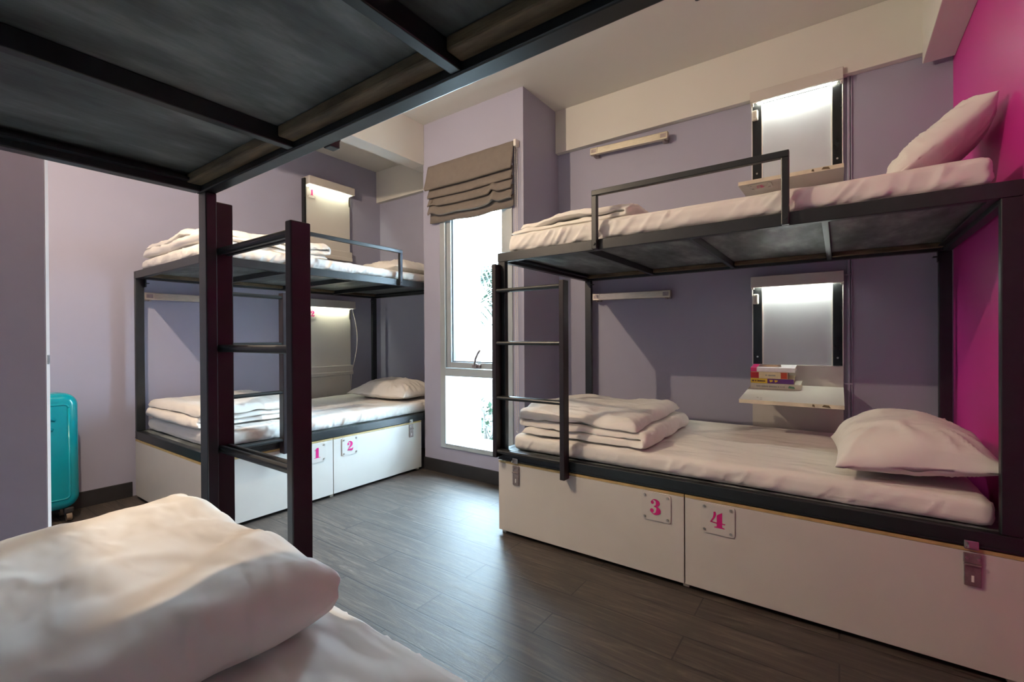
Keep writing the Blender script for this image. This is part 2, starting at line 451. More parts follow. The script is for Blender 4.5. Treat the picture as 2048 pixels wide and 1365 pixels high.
# ------------------------------------------------------------------ room shell
XL, XR, YB, YN, ZC = -3.93, 0.465, 3.125, -0.62, 2.81
CX0, CX1, CY = -2.762, -1.776, 2.635
sbox('floor', 'floor', XL - 0.15, XR + 0.15, YN - 0.15, YB + 0.2, -0.12, 0.0)
sbox('ceiling', 'ceil', XL - 0.15, XR + 0.15, YN - 0.15, YB + 0.2, ZC, ZC + 0.12)
sbox('wall_left', 'lav', XL - 0.15, XL, YN - 0.15, YB + 0.2, 0.0, ZC)
sbox('wall_right', 'mag', XR, XR + 0.15, 0.95, YB + 0.2, 0.0, ZC, label='magenta painted end wall beside the right bunk')
sbox('wall_right_near', 'ceil', XR, XR + 0.15, YN - 0.15, 0.95, 0.0, ZC)
mb = MB()
mb.box(XL, CX0, YB, YB + 0.12, 0, ZC); mb.box(CX1, XR, YB, YB + 0.12, 0, ZC)
struct(mb.build('wall_back', 'lav'))
sbox('wall_near', 'lav', XL, XR, YN - 0.12, YN, 0.0, ZC)
# window bay: projecting wall with the tall opening
WX0, WX1, WZ0, WZ1 = -2.572, -1.868, 0.205, 2.30
mb = MB()
mb.box(CX0, WX0, CY, CY + 0.11, 0, ZC); mb.box(WX1, CX1, CY, CY + 0.11, 0, ZC)
mb.box(WX0, WX1, CY, CY + 0.11, 0, WZ0); mb.box(WX0, WX1, CY, CY + 0.11, WZ1, ZC)
mb.box(CX0, CX0 + 0.05, CY + 0.11, YB + 0.12, 0, ZC); mb.box(CX1 - 0.05, CX1, CY + 0.11, YB + 0.12, 0, ZC)
struct(mb.build('wall_window_bay', 'lav'), 'lavender projecting bay around the tall window')
# beams
for nm, b in (('trim_1', (CX1, XR, 3.078, YB, 2.487, ZC)), ('trim_2', (XL, CX0, 3.078, YB, 2.487, ZC)),
              ('trim_3', (XR - 0.12, XR, YN, 3.078, 2.43, ZC)), ('trim_4', (-2.892, -2.752, YN, CY, 2.482, ZC)),
              ('trim_5', (-2.892, CX0, CY, 3.078, 2.482, ZC))):
    sbox(nm, 'ceil', *b, bev=0.003)
# baseboards
sbox('baseboard_left', 'base', XL, XL + 0.013, YN, 1.03, 0, 0.10, bev=0.002)
mb = MB(); mb.box(CX0 - 0.0, CX1 + 0.013, CY - 0.013, CY, 0, 0.10, bev=0.002); mb.box(CX1, CX1 + 0.013, CY, YB, 0, 0.10, bev=0.002)
struct(mb.build('baseboard_window', 'base'))
sbox('baseboard_back', 'base', CX1 + 0.013, -1.53, YB - 0.013, YB, 0, 0.10, bev=0.002)

# ------------------------------------------------------------------ window
w = struct(empty('window_1', ((WX0 + WX1) / 2, CY, WZ0)), 'tall narrow aluminium window in the projecting bay')
w.location = (0, 0, 0)
mb = MB(); e = 0.003
fy0, fy1 = CY - 0.012, CY + 0.075
mb.box(WX0, WX0 + 0.055, fy0, fy1, WZ0, WZ1, bev=e); mb.box(WX1 - 0.055, WX1, fy0, fy1, WZ0, WZ1, bev=e)
mb.box(WX0 + 0.055, WX1 - 0.055, fy0, fy1, WZ0, WZ0 + 0.036, bev=e); mb.box(WX0 + 0.055, WX1 - 0.055, fy0, fy1, WZ1 - 0.05, WZ1, bev=e)
mb.box(WX0 + 0.055, WX1 - 0.055, fy0, fy1, 0.772, 0.832, bev=e)
mb.build('window_frame', 'alu', w)
mb = MB(); sx0, sx1, sz0, sz1 = WX0 + 0.058, WX1 - 0.058, 0.836, WZ1 - 0.055
mb.box(sx0, sx0 + 0.046, CY + 0.004, CY + 0.062, sz0, sz1, bev=e); mb.box(sx1 - 0.046, sx1, CY + 0.004, CY + 0.062, sz0, sz1, bev=e)
mb.box(sx0 + 0.046, sx1 - 0.046, CY + 0.004, CY + 0.062, sz0, sz0 + 0.046, bev=e); mb.box(sx0 + 0.046, sx1 - 0.046, CY + 0.004, CY + 0.062, sz1 - 0.046, sz1, bev=e)
mb.mi = 1
mb.box(sx0 + 0.046, sx0 + 0.056, CY + 0.02, CY + 0.05, sz0 + .046, sz1 - .046); mb.box(sx1 - 0.056, sx1 - 0.046, CY + 0.02, CY + 0.05, sz0 + .046, sz1 - .046)
mb.box(sx0 + 0.056, sx1 - 0.056, CY + 0.02, CY + 0.05, sz0 + .046, sz0 + .054)
sash = mb.build('window_sash', ['alu', 'alu_dark'], w)
mb = MB(); mb.box(sx0 + 0.05, sx1 - 0.05, CY + 0.032, CY + 0.038, sz0 + 0.05, sz1 - 0.05); mb.build('upper_pane', 'glass', w)
mb = MB(); mb.box(WX0 + 0.058, WX1 - 0.058, CY + 0.060, CY + 0.066, WZ0 + 0.04, 0.772); mb.build('lower_pane', 'glass', w)
mb = MB(); mb.mi = 0
mb.box(-2.245, -2.165, CY - 0.012, CY + 0.006, sz0 + 0.008, sz0 + 0.034, bev=0.004)
mb.box(-2.215, -2.19, CY - 0.03, CY - 0.008, sz0 + 0.005, sz0 + 0.045, bev=0.004)
mb.tube([(-2.205, CY - 0.026, sz0 + 0.03), (-2.19, CY - 0.034, sz0 + 0.075), (-2.165, CY - 0.034, sz0 + 0.12), (-2.145, CY - 0.03, sz0 + 0.145)], 0.0085)
mb.build('window_handle', 'hasp', w)
# white reveal outside the glass
mb = MB(); mb.box(WX0 + 0.002, WX0 + 0.045, fy1, CY + 0.30, WZ0, WZ1); mb.box(WX1 - 0.045, WX1 - 0.002, fy1, CY + 0.30, WZ0, WZ1); mb.box(WX0 + .045, WX1 - .045, fy1, CY + 0.34, WZ0 - 0.02, WZ0 + 0.02)
mb.build('window_sill', 'trimwhite', w)

# roman blind
def roman_blind():
    root = tag(empty('roman_blind', (-2.235, CY, 2.0)), 'taupe roman blind half drawn above the tall window', 'blind')
    o = Vector(root.location)
    bx0, bx1 = -2.665, -1.832
    prof = [(0.028, 2.437), (0.032, 2.435), (0.036, 2.41), (0.048, 2.33), (0.068, 2.252), (0.064, 2.243), (0.046, 2.262), (0.036, 2.27), (0.034, 2.25),
            (0.058, 2.185), (0.055, 2.177), (0.036, 2.20), (0.030, 2.205), (0.030, 2.19), (0.060, 2.118), (0.056, 2.11), (0.034, 2.135), (0.028, 2.14), (0.028, 2.125),
            (0.056, 2.048), (0.052, 2.04), (0.030, 2.068), (0.022, 2.07), (0.022, 2.05), (0.026, 1.99)]
    mb = MB(); nx = 64; grid = []
    for i in range(nx + 1):
        f = i / nx; row = []
        for k, (d, z) in enumerate(prof):
            q = k / (len(prof) - 1)
            sag = -0.022 * math.sin(math.pi * f) * q * 0.9 + 0.010 * noise.noise(Vector((f * 4, q * 5, 1.3))) * q
            kink = 0.022 * math.exp(-((f - 0.80) / 0.035) ** 2) * (1 if 12 < k < 21 else 0) + 0.018 * math.exp(-((f - 0.06) / 0.05) ** 2) * (1 if 14 < k < 22 else 0)
            flare = (0.0 if k < 5 else 0.008) * (1 - 2 * f)
            x = bx0 + (bx1 - bx0) * f + (0.0 if k < 3 else flare) - (0.022 * (1 - f) * min(1, k / 4) if k < 6 else 0.0)
            row.append(mb.bm.verts.new((x - o.x, -d - 0.6 * kink - 0.004 * noise.noise(Vector((f * 9, k * .4, 4))), z + sag + kink - o.z)))
        grid.append(row)
    for i in range(nx):
        for k in range(len(prof) - 1): mb.bm.faces.new((grid[i][k], grid[i + 1][k], grid[i + 1][k + 1], grid[i][k + 1]))
    f = mb.build('blind_fabric', 'blind', root, smooth=True)
    md = f.modifiers.new('thickness', 'SOLIDIFY'); md.thickness = 0.004; md.offset = 1
    mb = MB(); mb.box(bx0 - o.x, bx1 - o.x + 0.012, -0.028, -0.001, 2.41 - o.z, 2.44 - o.z, bev=0.003); mb.build('head_rail', 'blind', root)
    mb = MB(); mb.box(bx1 - o.x + 0.003, bx1 - o.x + 0.024, -0.045, -0.001, 2.395 - o.z, 2.442 - o.z, bev=0.004); mb.build('clutch', 'chain', root)
    mb = MB(); cx = bx1 - o.x + 0.014
    for dx in (-0.007, 0.009):
        n = 150; ps = []
        for k in range(n + 1): ps.append((cx + dx, -0.030 + 0.0 * k, 2.40 - o.z - (2.40 - 0.42) * k / n))
        mb.tube(ps[::10], 0.0016, 6)
        for k in range(n):
            z = 2.40 - o.z - (2.40 - 0.42) * k / n
            bmesh.ops.create_icosphere(mb.bm, subdivisions=1, radius=0.0031, matrix=Matrix.Translation((cx + dx, -0.030, z)))
    mb.tube([(cx - .007, -.03, .42 - o.z), (cx - .004, -.03, .412 - o.z), (cx + .001, -.03, .409 - o.z), (cx + .006, -.03, .412 - o.z), (cx + .009, -.03, .42 - o.z)], 0.0022, 6)
    mb.build('bead_chain', 'chain', root, smooth=True)
roman_blind()

# ------------------------------------------------------------------ bunk beds
BL, BW = 1.965, 1.085
def bunk(loc, rz, mir, label, gap, box_end, digits, end_board):
    root = tag(empty('bunk_bed', loc, rz), label, 'bunk bed', 'black steel bunk beds')
    fn = (lambda p: Vector((p.x, p.y * mir, p.z)))
    def B(): return MB(fn)
    t = 0.034
    # posts
    for x in (0.0, BL - 0.05):
        for y in ((0.0, 0.03), (BW - 0.03, BW)):
            m = B(); m.box(x + .0005, x + 0.0495, y[0] + .0005, y[1] - .0005, 0.455, 1.478, bev=0.003); m.build('post', 'steel', root)
    # upper and lower frames
    for z0, z1 in ((1.478, 1.528), (0.402, 0.455)):
        for y0 in (0.0, BW - t):
            m = B(); m.box(0, BL, y0, y0 + t, z0, z1, bev=0.003)
            if z0 < 1: m.box(0, BL, y0 - 0.004 if y0 == 0 else y0 + t, y0 if y0 == 0 else y0 + t + .004, z0 + 0.004, z0 + 0.010)
            m.build('side_rail', 'steel', root)
        for x0 in (0.0, BL - t):
            m = B(); m.box(x0, x0 + t, t, BW - t, z0, z1, bev=0.003); m.build('end_rail', 'steel', root)
    # end angle inside the upper frame
    for x in (t + .0005, BL - t - 0.0225):
        m = B(); m.box(x, x + 0.022, t + .001, BW - t - .001, 1.496, 1.503); m.build('end_angle', 'steel', root)
    for xc in (0.505, 0.995, 1.475):
        m = B(); m.box(xc - 0.011, xc + 0.011, t, BW - t, 1.482, 1.5165, bev=0.002); m.build('cross_bar', 'steel', root)
    for y0, y1 in ((t, t + 0.036), (BW - t - 0.036, BW - t)):
        xs = [t + 0.001, 0.493, 0.517, 0.983, 1.007, 1.463, 1.487, BL - t - 0.001]
        for k in range(0, 8, 2):
            m = B(); m.box(xs[k], xs[k + 1], y0, y1, 1.493, 1.5165, bev=0.004); m.build('timber_batten', 'batten', root)
    m = B(); m.box(t, BL - t, t, BW - t, 1.517, 1.5275); m.build('upper_bed_board', 'ply', root)
    m = B(); m.box(t, BL - t, t, BW - t, 0.442, 0.4545); m.build('lower_bed_board', 'ply', root)
    for y in (BW - 0.031, ):
        for x, sx in ((0.05, 1), (BL - 0.05, -1)):
            m = B(); m.box(min(x, x + sx * .022), max(x, x + sx * .022), y - 0.02, y + 0.01, 1.448, 1.453); m.box(min(x, x + sx * .006), max(x, x + sx * .006), y - 0.02, y + 0.01, 1.425, 1.4775); m.build('corner_bracket', 'steel', root)
    # guard rail
    m = B(); gx0, gx1 = 0.573, 1.368
    for x in (gx0, gx1 - 0.026): m.box(x, x + 0.026, -0.026, -0.001, 1.478, 1.727, bev=0.003)
    m.box(gx0, gx1, -0.026, -0.001, 1.727, 1.753, bev=0.003)
    for x in (gx0 + 0.013, gx1 - 0.013): m.cyl((x, -0.026, 1.503), (x, -0.031, 1.503), 0.007, 10)
    m.build('guard_rail', 'steel', root)
    # ladder
    lad = empty('ladder', (0, 0, 0)); lad.parent = root
    for x, z0, z1 in ((-0.001, 0.425, 1.462), (0.411, 0.372, 1.345)):
        m = B(); m.box(x, x + 0.026, -0.052, -0.001, z0, z1, bev=0.003); m.build('stile', 'purple_steel', lad)
    for z in (1.318, 1.037, 0.745, 0.458):
        m = B()
        for y in (-0.015, -0.038): m.cyl((0.025, y, z), (0.411, y, z), 0.0105, 14)
        m.build('rung', 'steel', lad)
    # storage box
    m = B()
    m.box(0.012, box_end - 0.012, 0.03, BW - 0.01, 0.02, 0.036); m.box(gap - 0.008, gap + 0.008, 0.03, BW - 0.01, 0.036, 0.39)
    m.box(0.012, box_end - .012, BW - 0.02, BW - 0.004, 0.02, 0.39)
    m.build('storage_box', 'white_lam', root)
    for x, y in ((0.008, 0.022), (gap - 0.012, 0.022), (box_end - 0.032, 0.022), (0.03, BW - 0.06), (box_end - 0.06, BW - 0.06)):
        m = B(); m.box(x, x + 0.024, y, y + 0.024, 0.0, 0.0195); m.build('foot', 'shelf_edge', root)
    m = B(); m.box(0.03, box_end - 0.03, 0.06, 0.075, 0.001, 0.0195); m.build('plinth', 'base', root)
    for i, (x0, x1) in enumerate(((0.0, gap - 0.002), (gap + 0.002, box_end))):
        m = B(); m.box(x0, x1, 0.001, 0.019, 0.02, 0.3865, bev=0.002, mi=0)
        m.box(x0, x1, 0.001, 0.019, 0.388, 0.3995, mi=1)
        m.mi = 1; m.box(x0 - 0.0, x0 + 0.0015, 0.003, 0.019, 0.02, 0.386) if i else None
        d = m.build('storage_door', ['white_lam', 'lam_edge'], root)
        if digits:
            cx = x1 - 0.118 if i == 0 else x0 + 0.128
            place = (lambda u, v, dd, cx=cx: Vector((cx + u, 0.001 - dd, 0.322 + v))) if mir > 0 else None
            number_plate(d, digits[i], 0.128, 0.122, place, label='clear plate with a magenta ' + digits[i])
            # hasp
            hx = x0 + 0.118 if i == 0 else x1 - 0.112
            m = B()
            m.box(hx - 0.021, hx + 0.021, -0.006, -0.0005, 0.352, 0.384, bev=0.002); m.box(hx - 0.021, hx + 0.021, -0.013, -0.004, 0.345, 0.353, bev=0.003)
            m.box(hx - 0.020, hx + 0.020, -0.007, -0.003, 0.282, 0.346, bev=0.002)
            m.mi = 2; m.box(hx - 0.003, hx + 0.003, -0.0078, -0.006, 0.296, 0.316)
            m.mi = 1; m.box(hx - 0.02, hx + 0.014, -0.008, -0.0045, 0.396, 0.424, bev=0.003)
            m.tube([(hx - 0.012, -0.006, 0.416), (hx - 0.012, -0.022, 0.414), (hx - 0.012, -0.024, 0.408), (hx - 0.012, -0.006, 0.404)], 0.003)
            for sx in (-0.013, 0.013): m.cyl((hx + sx, -0.006, 0.369), (hx + sx, -0.009, 0.369), 0.004, 10)
            m.build('hasp', ['hasp', 'chrome', 'trimwhite'], d)
    for x0, x1 in ((0.0, 0.016), (box_end - 0.016, box_end)):
        m = B(); m.box(x0, x1, 0.021, BW - 0.005, 0.021, 0.387, bev=0.002, mi=0); m.box(x0, x1, 0.021, BW - 0.005, 0.388, 0.3995, mi=1)
        m.build('end_panel', ['white_lam', 'lam_edge'], root)
    return root
bunk((-1.515, 1.99, 0), 0, 1, 'black bunk against the right wall, storage doors numbered 3 and 4', 0.984, 1.965, '34', True)
bunk((-2.772, 1.03, 0), R_(90), 1, 'black bunk along the left wall, storage doors numbered 1 and 2', 0.775, 1.575, '12', True)
bunk((-1.487, 0.575, 0), 0, -1, 'nearest black bunk whose upper base hangs overhead', 0.984, 1.965, None, True)

# ------------------------------------------------------------------ bedding
GM = 'white sheeted mattresses'
tag(soft_box('mattress', -1.470, 0.395, 2.014, 3.03, 1.529, 1.628, 0.034, 2.0, 0.009), 'thin white mattress on the top bunk of the right bed', 'mattress', GM)
tag(soft_box('mattress', -1.445, 0.398, 2.022, 3.02, 0.456, 0.545, 0.034, 9.0, 0.0045), 'white mattress on the bottom bunk above doors 3 and 4', 'mattress', GM)
tag(soft_box('mattress', -3.815, -2.800, 1.055, 2.95, 1.529, 1.606, 0.030, 15.0, 0.009), 'thin white mattress on the top bunk of the left bed', 'mattress', GM)
tag(soft_box('mattress', -3.805, -2.800, 1.085, 2.935, 0.456, 0.545, 0.034, 22.0, 0.006), 'white mattress on the bottom bunk above doors 1 and 2', 'mattress', GM)
tag(soft_box('mattress', -1.445, 0.40, -0.455, 0.538, 0.456, 0.545, 0.034, 31.0, 0.0055), 'white mattress of the nearest bottom bunk in the foreground', 'mattress', GM)
GD = 'folded white quilts'
tag(duvet('folded_duvet', -1.435, -0.705, 2.045, 2.76, 0.552, (0.034, 0.038, 0.064), 'x', 3.3, 0.022, over=0.03), 'white duvet folded in layers behind the ladder of the right bed', 'duvet', GD)
tag(duvet('folded_duvet', -1.475, -0.80, 2.06, 2.72, 1.634, (0.024, 0.034), 'x', 8.1, 0.026, over=0.05), 'flat folded white duvet at the foot of the right top bunk', 'duvet', GD)
tag(duvet('folded_duvet', -3.80, -2.98, 1.06, 1.72, 0.553, (0.030, 0.030, 0.052), 'y', 5.7, 0.018, start=-1), 'white duvet folded on the left bottom bunk behind the black post', 'duvet', GD)
tag(duvet('folded_duvet', -3.80, -2.87, 1.06, 1.86, 1.6145, (0.026, 0.030, 0.046), 'y', 6.4, 0.026, start=-1), 'white duvet folded on the left top bunk', 'duvet', GD)
tag(duvet('folded_duvet', -1.46, -0.745, -0.36, 0.495, 0.5525, (0.044, 0.062), 'x', 12.6, 0.022), 'big folded white duvet in the foreground corner', 'duvet', GD)
GP = 'white pillows'
def rot(rz=0, rx=0, ry=0): return Matrix.Rotation(R_(rz), 3, 'Z') @ Matrix.Rotation(R_(ry), 3, 'Y') @ Matrix.Rotation(R_(rx), 3, 'X')
tag(pillow('pillow', (0.203, 2.305, 0.616), 0.225, 0.29, 0.150, rot(2, 0, -5), 4.2), 'plump white pillow on the right bottom bunk beside the magenta wall', 'pillow', GP)
tag(pillow('pillow', (0.300, 2.42, 1.760), 0.180, 0.235, 0.085, rot(0, 0, -41), 7.7, 0.8, True), 'white pillow leaning on the magenta wall on the top bunk', 'pillow', GP)
tag(pillow('pillow', (-3.20, 2.69, 0.594), 0.34, 0.235, 0.125, rot(4), 2.9), 'white pillow at the far end of the left bottom bunk', 'pillow', GP)
tag(pillow('pillow', (-3.20, 2.69, 1.648), 0.34, 0.235, 0.10, rot(-3), 6.1), 'white pillow at the far end of the left top bunk', 'pillow', GP)

# ------------------------------------------------------------------ wall reading panels
def led(parent, x0, x1, place, m_='led'):
    m = MB()
    a = [place(x0, -0.010, 0), place(x1, -0.010, 0), place(x1, 0.010, 0), place(x0, 0.010, 0)]
    m.poly(a); a2 = [p + Vector((0, 0, 0.006)) for p in a]; m.poly(a2[::-1])
    for i in range(4): m.poly([a[i], a[(i + 1) % 4], a2[(i + 1) % 4], a2[i]])
    return m.build('light_strip', m_, parent)

def panel_open(zo, label, digit, droop):
    """right wall, shelf folded down; local origin at panel bottom left on the wall plane"""
    root = tag(empty('reading_panel', (-0.425, YB, zo)), label, 'wall reading panel', 'reading panels with fold down shelf')
    W = 0.447
    m = MB(); m.box(0, W, -0.022, -0.001, 0.0, 0.375, bev=0.002); m.build('lower_board', 'white_lam', root)
    m = MB(); m.box(0.058, W - 0.052, -0.012, -0.001, 0.376, 0.858); m.build('centre_panel', 'centre', root)
    m = MB(); m.box(0.053, W - 0.049, -0.018, -0.0125, 0.836, 0.858, bev=0.001); m.build('top_strip', 'steel_strip', root)
    for x0, x1, tr in ((0.004, 0.052, 0.052), (W - 0.048, W - 0.004, W - 0.054)):
        m = MB(); m.box(x0, x1, -0.024, -0.001, 0.376, 0.858, bev=0.002, mi=0)
        m.box(tr, tr + 0.006, -0.020, -0.001, 0.376, 0.858, mi=1)
        m.box(x0 - 0.004 if x0 < .1 else x1, x0 if x0 < .1 else x1 + 0.004, -0.026, -0.001, 0.376, 0.858, mi=1)
        for z in (0.42, 0.845): m.cyl(((x0 + x1) / 2, -0.024, z), ((x0 + x1) / 2, -0.028, z), 0.005, 10, mi=2)
        m.build('side_strip', ['steel_strip', 'trimwhite', 'chrome'], root)
    m = MB(); m.box(-0.002, W + 0.002, -0.072, -0.050, 0.832, 0.896, bev=0.003)
    m.box(-0.002, W + 0.002, -0.050, -0.001, 0.850, 0.860); m.box(-0.002, 0.012, -0.05, -0.026, 0.825, 0.884); m.box(W - 0.012, W + 0.002, -0.05, -0.026, 0.825, 0.884)
    m.build('header', 'white_lam', root)
    led(root, 0.03, W - 0.03, lambda x, y, d: Vector((x, -0.036 + y, 0.842)))
    m = MB(); m.box(0.006, 0.036, -0.05, -0.024, 0.735, 0.795, bev=0.006); m.box(0.010, 0.020, -0.054, -0.048, 0.745, 0.785, bev=0.002); m.box(0.023, 0.032, -0.054, -0.048, 0.745, 0.785, bev=0.002)
    m.build('socket', 'socket', root)
    # fold-down shelf, drooping a little
    ang = R_(droop); c, s = math.cos(ang), math.sin(ang); D = 0.465
    def pl(x, d, h): return Vector((x, -0.024 - d * c + h * -s * 0, 0.258 - d * s + h * c))
    m = MB()
    A = [pl(0, 0, 0), pl(W, 0, 0), pl(W, D, 0), pl(0, D, 0)]; Bq = [pl(0, 0, -0.019), pl(W, 0, -0.019), pl(W, D, -0.019), pl(0, D, -0.019)]
    m.mi = 0; m.poly(A); m.poly(Bq[::-1])
    m.mi = 1
    for i in range(4): m.poly([A[i], A[(i + 1) % 4], Bq[(i + 1) % 4], Bq[i]])
    sh = m.build('shelf', ['white_lam', 'shelf_edge'], root)
    m = MB(); rnd = random.Random(int(zo * 100))
    for k in range(3):
        x = rnd.uniform(0.02, 0.10); d = D - rnd.uniform(0.02, 0.12)
        p = pl(x, d, 0.0008); m.poly([p + Vector((0.006 * math.cos(a), 0.009 * math.sin(a) * (0.6 + 0.4 * (k % 2)), 0)) for a in [2 * math.pi * q / 8 for q in range(8)]])
    for xx, l in ((0.36, 0.035), (0.32, 0.012)):
        m.poly([pl(xx, D + 0.0006, -0.012), pl(xx + l, D + 0.0006, -0.016), pl(xx + l * 0.8, D + 0.0006, -0.004), pl(xx + l * .2, D + 0.0006, -0.002)])
    cmk = m.build('chip_marks', 'batten', sh, label='brown chips where the laminate is worn'); cmk['kind'] = 'stuff'
    number_plate(sh, digit, 0.105, 0.095, lambda u, v, d: pl(0.095 + u, D - 0.065 + v, -0.0192 - d), label='clear plate with a magenta ' + digit)
    m = MB(); m.box(W - 0.03, W - 0.006, -0.045, -0.022, 0.215, 0.24, bev=0.003); m.build('shelf_hinge', 'hasp', root)
    return root, pl
RZ = 0.525
panel_open(RZ + 1.10, 'reading panel with open shelf above the right top bunk', '3', 1.5)
rp, shelf_pl = panel_open(RZ, 'reading panel with books on its open shelf, right bottom bunk', '4', 5.5)

def panel_closed(zo, y0, label, digit, near=None):
    """left wall, shelf folded up; built along +Y facing +X"""
    root = tag(empty('reading_panel', (XL, y0, zo), R_(90)), label, 'wall reading panel', 'reading panels with folded up shelf')
    if near: root.location = near; root.rotation_euler = (0, 0, R_(180))
    W = 0.462
    m = MB(); m.box(0, W, -0.020, -0.001, 0.0, 0.262, bev=0.002); m.build('lower_board', 'white_lam', root)
    m = MB(); m.box(-0.016, 0.0, -0.05, -0.001, 0.25, 0.96, bev=0.002); m.build('side_strip', 'steel_strip', root)
    m = MB(); m.box(W - 0.02, W - 0.001, -0.04, -0.001, 0.80, 0.90, bev=0.002); m.build('shelf_catch', 'chrome', root)
    m = MB(); m.box(0.0, W - 0.006, -0.040, -0.022, 0.29, 0.905, bev=0.002); sh = m.build('shelf', 'white_lam', root)
    if digit: number_plate(sh, digit, 0.092, 0.098, lambda u, v, d: Vector((0.058 + u, -0.040 - d, 0.845 + v)), label='clear plate with a magenta ' + digit)
    m = MB(); m.box(0.0, W + 0.008, -0.056, -0.020, 0.268, 0.358, bev=0.003); m.box(0.0, W + 0.008, -0.062, -0.054, 0.268, 0.30, bev=0.002); m.build('ledge', 'white_lam', root)
    m = MB(); m.box(0.0, W + 0.008, -0.105, -0.085, 0.905, 0.975, bev=0.003); m.box(0.0, W + 0.008, -0.085, -0.001, 0.965, 0.975); m.box(0.0, 0.012, -0.085, -0.001, 0.905, 0.965); m.box(W - 0.004, W + 0.008, -0.085, -0.001, 0.905, 0.965)
    m.build('header', 'white_lam', root)
    led(root, 0.05, W - 0.03, lambda x, y, d: Vector((x, -0.070 + y, 0.945)), 'led_near_fill' if near else 'led_left')
    return root
panel_closed(1.555, 2.275, 'reading panel numbered 1 above the left top bunk', '1')
panel_closed(0.455, 2.275, 'reading panel numbered 2 above the left bottom bunk', '2')
panel_closed(0.455, 0, 'added unseen reading panel that lights the nearest bottom bunk', None, (-0.62, YN, 0.470))  # unseen panel added behind the camera to light the nearest bed

# books on the open shelf (each a thing, resting on the one below)
def book(x, d, L, Wd, T, z, rz, label, spine, cover, extra):
    base = Vector((-0.425, YB, RZ)) + shelf_pl(x, d, z)
    r = tag(empty('book', base), label, 'book', 'paperbacks stacked on the open shelf')
    r.rotation_euler = (R_(5.5), 0, rz)
    m = MB(); m.box(0.0, L, 0.0, Wd, 0, 0.0018, mi=0); m.box(0.0, L, 0, Wd, T - 0.0018, T, mi=0); m.box(0.0, L, 0.0, 0.0022, 0.0, T, bev=0.0005, mi=1)
    for k, (a, b, mi) in enumerate(extra): m.box(L * a, L * b, -0.0005, 0.0, T * 0.02, T * 0.98, mi=mi)
    return r, m
def cm(n, c): M[n] = mat(n, c, 0.4, var=0.06, vscale=40); return n
def pages(r, L, Wd, T):
    m = MB(); m.box(0.003, L - 0.003, 0.0023, Wd - 0.003, 0.0019, T - 0.0019); m.build('page_block', 'page', r)
cm('cover_grey', (0.50, 0.47, 0.40)); cm('cover_yellow', (0.62, 0.42, 0.02)); cm('cover_purple', (0.10, 0.02, 0.17)); cm('cover_cream', (0.62, 0.52, 0.33))
cm('cover_red', (0.36, 0.012, 0.02)); cm('cover_orange', (0.42, 0.05, 0.02)); cm('cover_pink', (0.62, 0.02, 0.16)); cm('cover_tan', (0.40, 0.20, 0.09)); cm('cover_white', (0.72, 0.70, 0.74)); cm('cover_brown', (0.10, 0.035, 0.02)); cm('ink_grey', (0.25, 0.25, 0.24)); cm('ink_green', (0.08, 0.20, 0.13))
def words(m, x0, x1, z0, z1, seed, mi, y=-0.0009):
    rnd = random.Random(seed); x = x0
    while x < x1:
        w_ = rnd.uniform(0.003, 0.007); m.mi = mi; m.poly([(x, y, z0), (min(x + w_, x1), y, z0), (min(x + w_, x1), y, z1), (x, y, z1)]); x += w_ + (0.0012 if rnd.random() < .75 else 0.004)
T1, T2, T3, T4 = 0.031, 0.027, 0.036, 0.024
z = 0.0008
r, m = book(0.012, 0.155, 0.246, 0.135, T1, z, 0.0, 'grey paperback at the bottom of the stack on the shelf', 0, 0, [])
words(m, 0.03, 0.17, 0.010, 0.019, 3, 2); m.mi = 3; m.poly([(0.185, -0.001, 0.009), (0.218, -0.001, 0.007), (0.214, -0.001, 0.018), (0.19, -0.001, 0.022)])
m.build('cover', ['cover_grey', 'cover_grey', 'ink_grey', 'ink_green'], r); pages(r, 0.246, 0.135, T1); z += T1 + .0006
r, m = book(0.012, 0.155, 0.212, 0.13, T2, z, 0.0, 'yellow and purple paperback, second from the bottom of the stack', 0, 0, [(0.0, 0.40, 2), (0.40, 1.0, 1)])
words(m, 0.006, 0.075, 0.008, 0.018, 5, 3)
for xx in (0.098, 0.122): m.mi = 2; m.poly([(xx, -0.001, 0.006), (xx + 0.012, -0.001, 0.011), (xx + 0.014, -0.001, 0.019), (xx - 0.003, -0.001, 0.02)])
m.build('cover', ['cover_cream', 'cover_purple', 'cover_yellow', 'cover_brown'], r); pages(r, 0.212, 0.13, T2); z += T2 + .0006
r, m = book(0.012, 0.155, 0.183, 0.12, T3, z, 0.0, 'thick cream paperback with red spine ends, third in the stack', 0, 0, [(0.0, 0.23, 2), (0.23, 0.82, 1), (0.82, 0.985, 3)])
words(m, 0.075, 0.125, 0.014, 0.022, 9, 4)
m.build('cover', ['cover_cream', 'cover_cream', 'cover_red', 'cover_orange', 'ink_grey'], r); pages(r, 0.183, 0.12, T3); z += T3 + .0006
r, m = book(0.012, 0.15, 0.218, 0.13, T4, z, 0.0, 'pink magazine-style paperback on top of the stack', 0, 0, [(0.0, 0.14, 2), (0.14, 1.0, 1)])
m.mi = 2; m.poly([(0.001, 0.001, T4 + .0004), (0.032, 0.001, T4 + .0004), (0.032, 0.128, T4 + .0004), (0.001, 0.128, T4 + .0004)])
m.mi = 3; m.poly([(0.034, 0.03, T4 + .0004), (0.15, 0.03, T4 + .0004), (0.14, 0.125, T4 + .0004), (0.034, 0.125, T4 + .0004)])
m.mi = 4; m.poly([(0.05, 0.05, T4 + .0008), (0.09, 0.035, T4 + .0008), (0.135, 0.05, T4 + .0008), (0.125, 0.085, T4 + .0008), (0.07, 0.095, T4 + .0008)])
m.build('cover', ['cover_white', 'cover_white', 'cover_pink', 'cover_brown', 'cover_tan'], r); pages(r, 0.218, 0.13, T4)

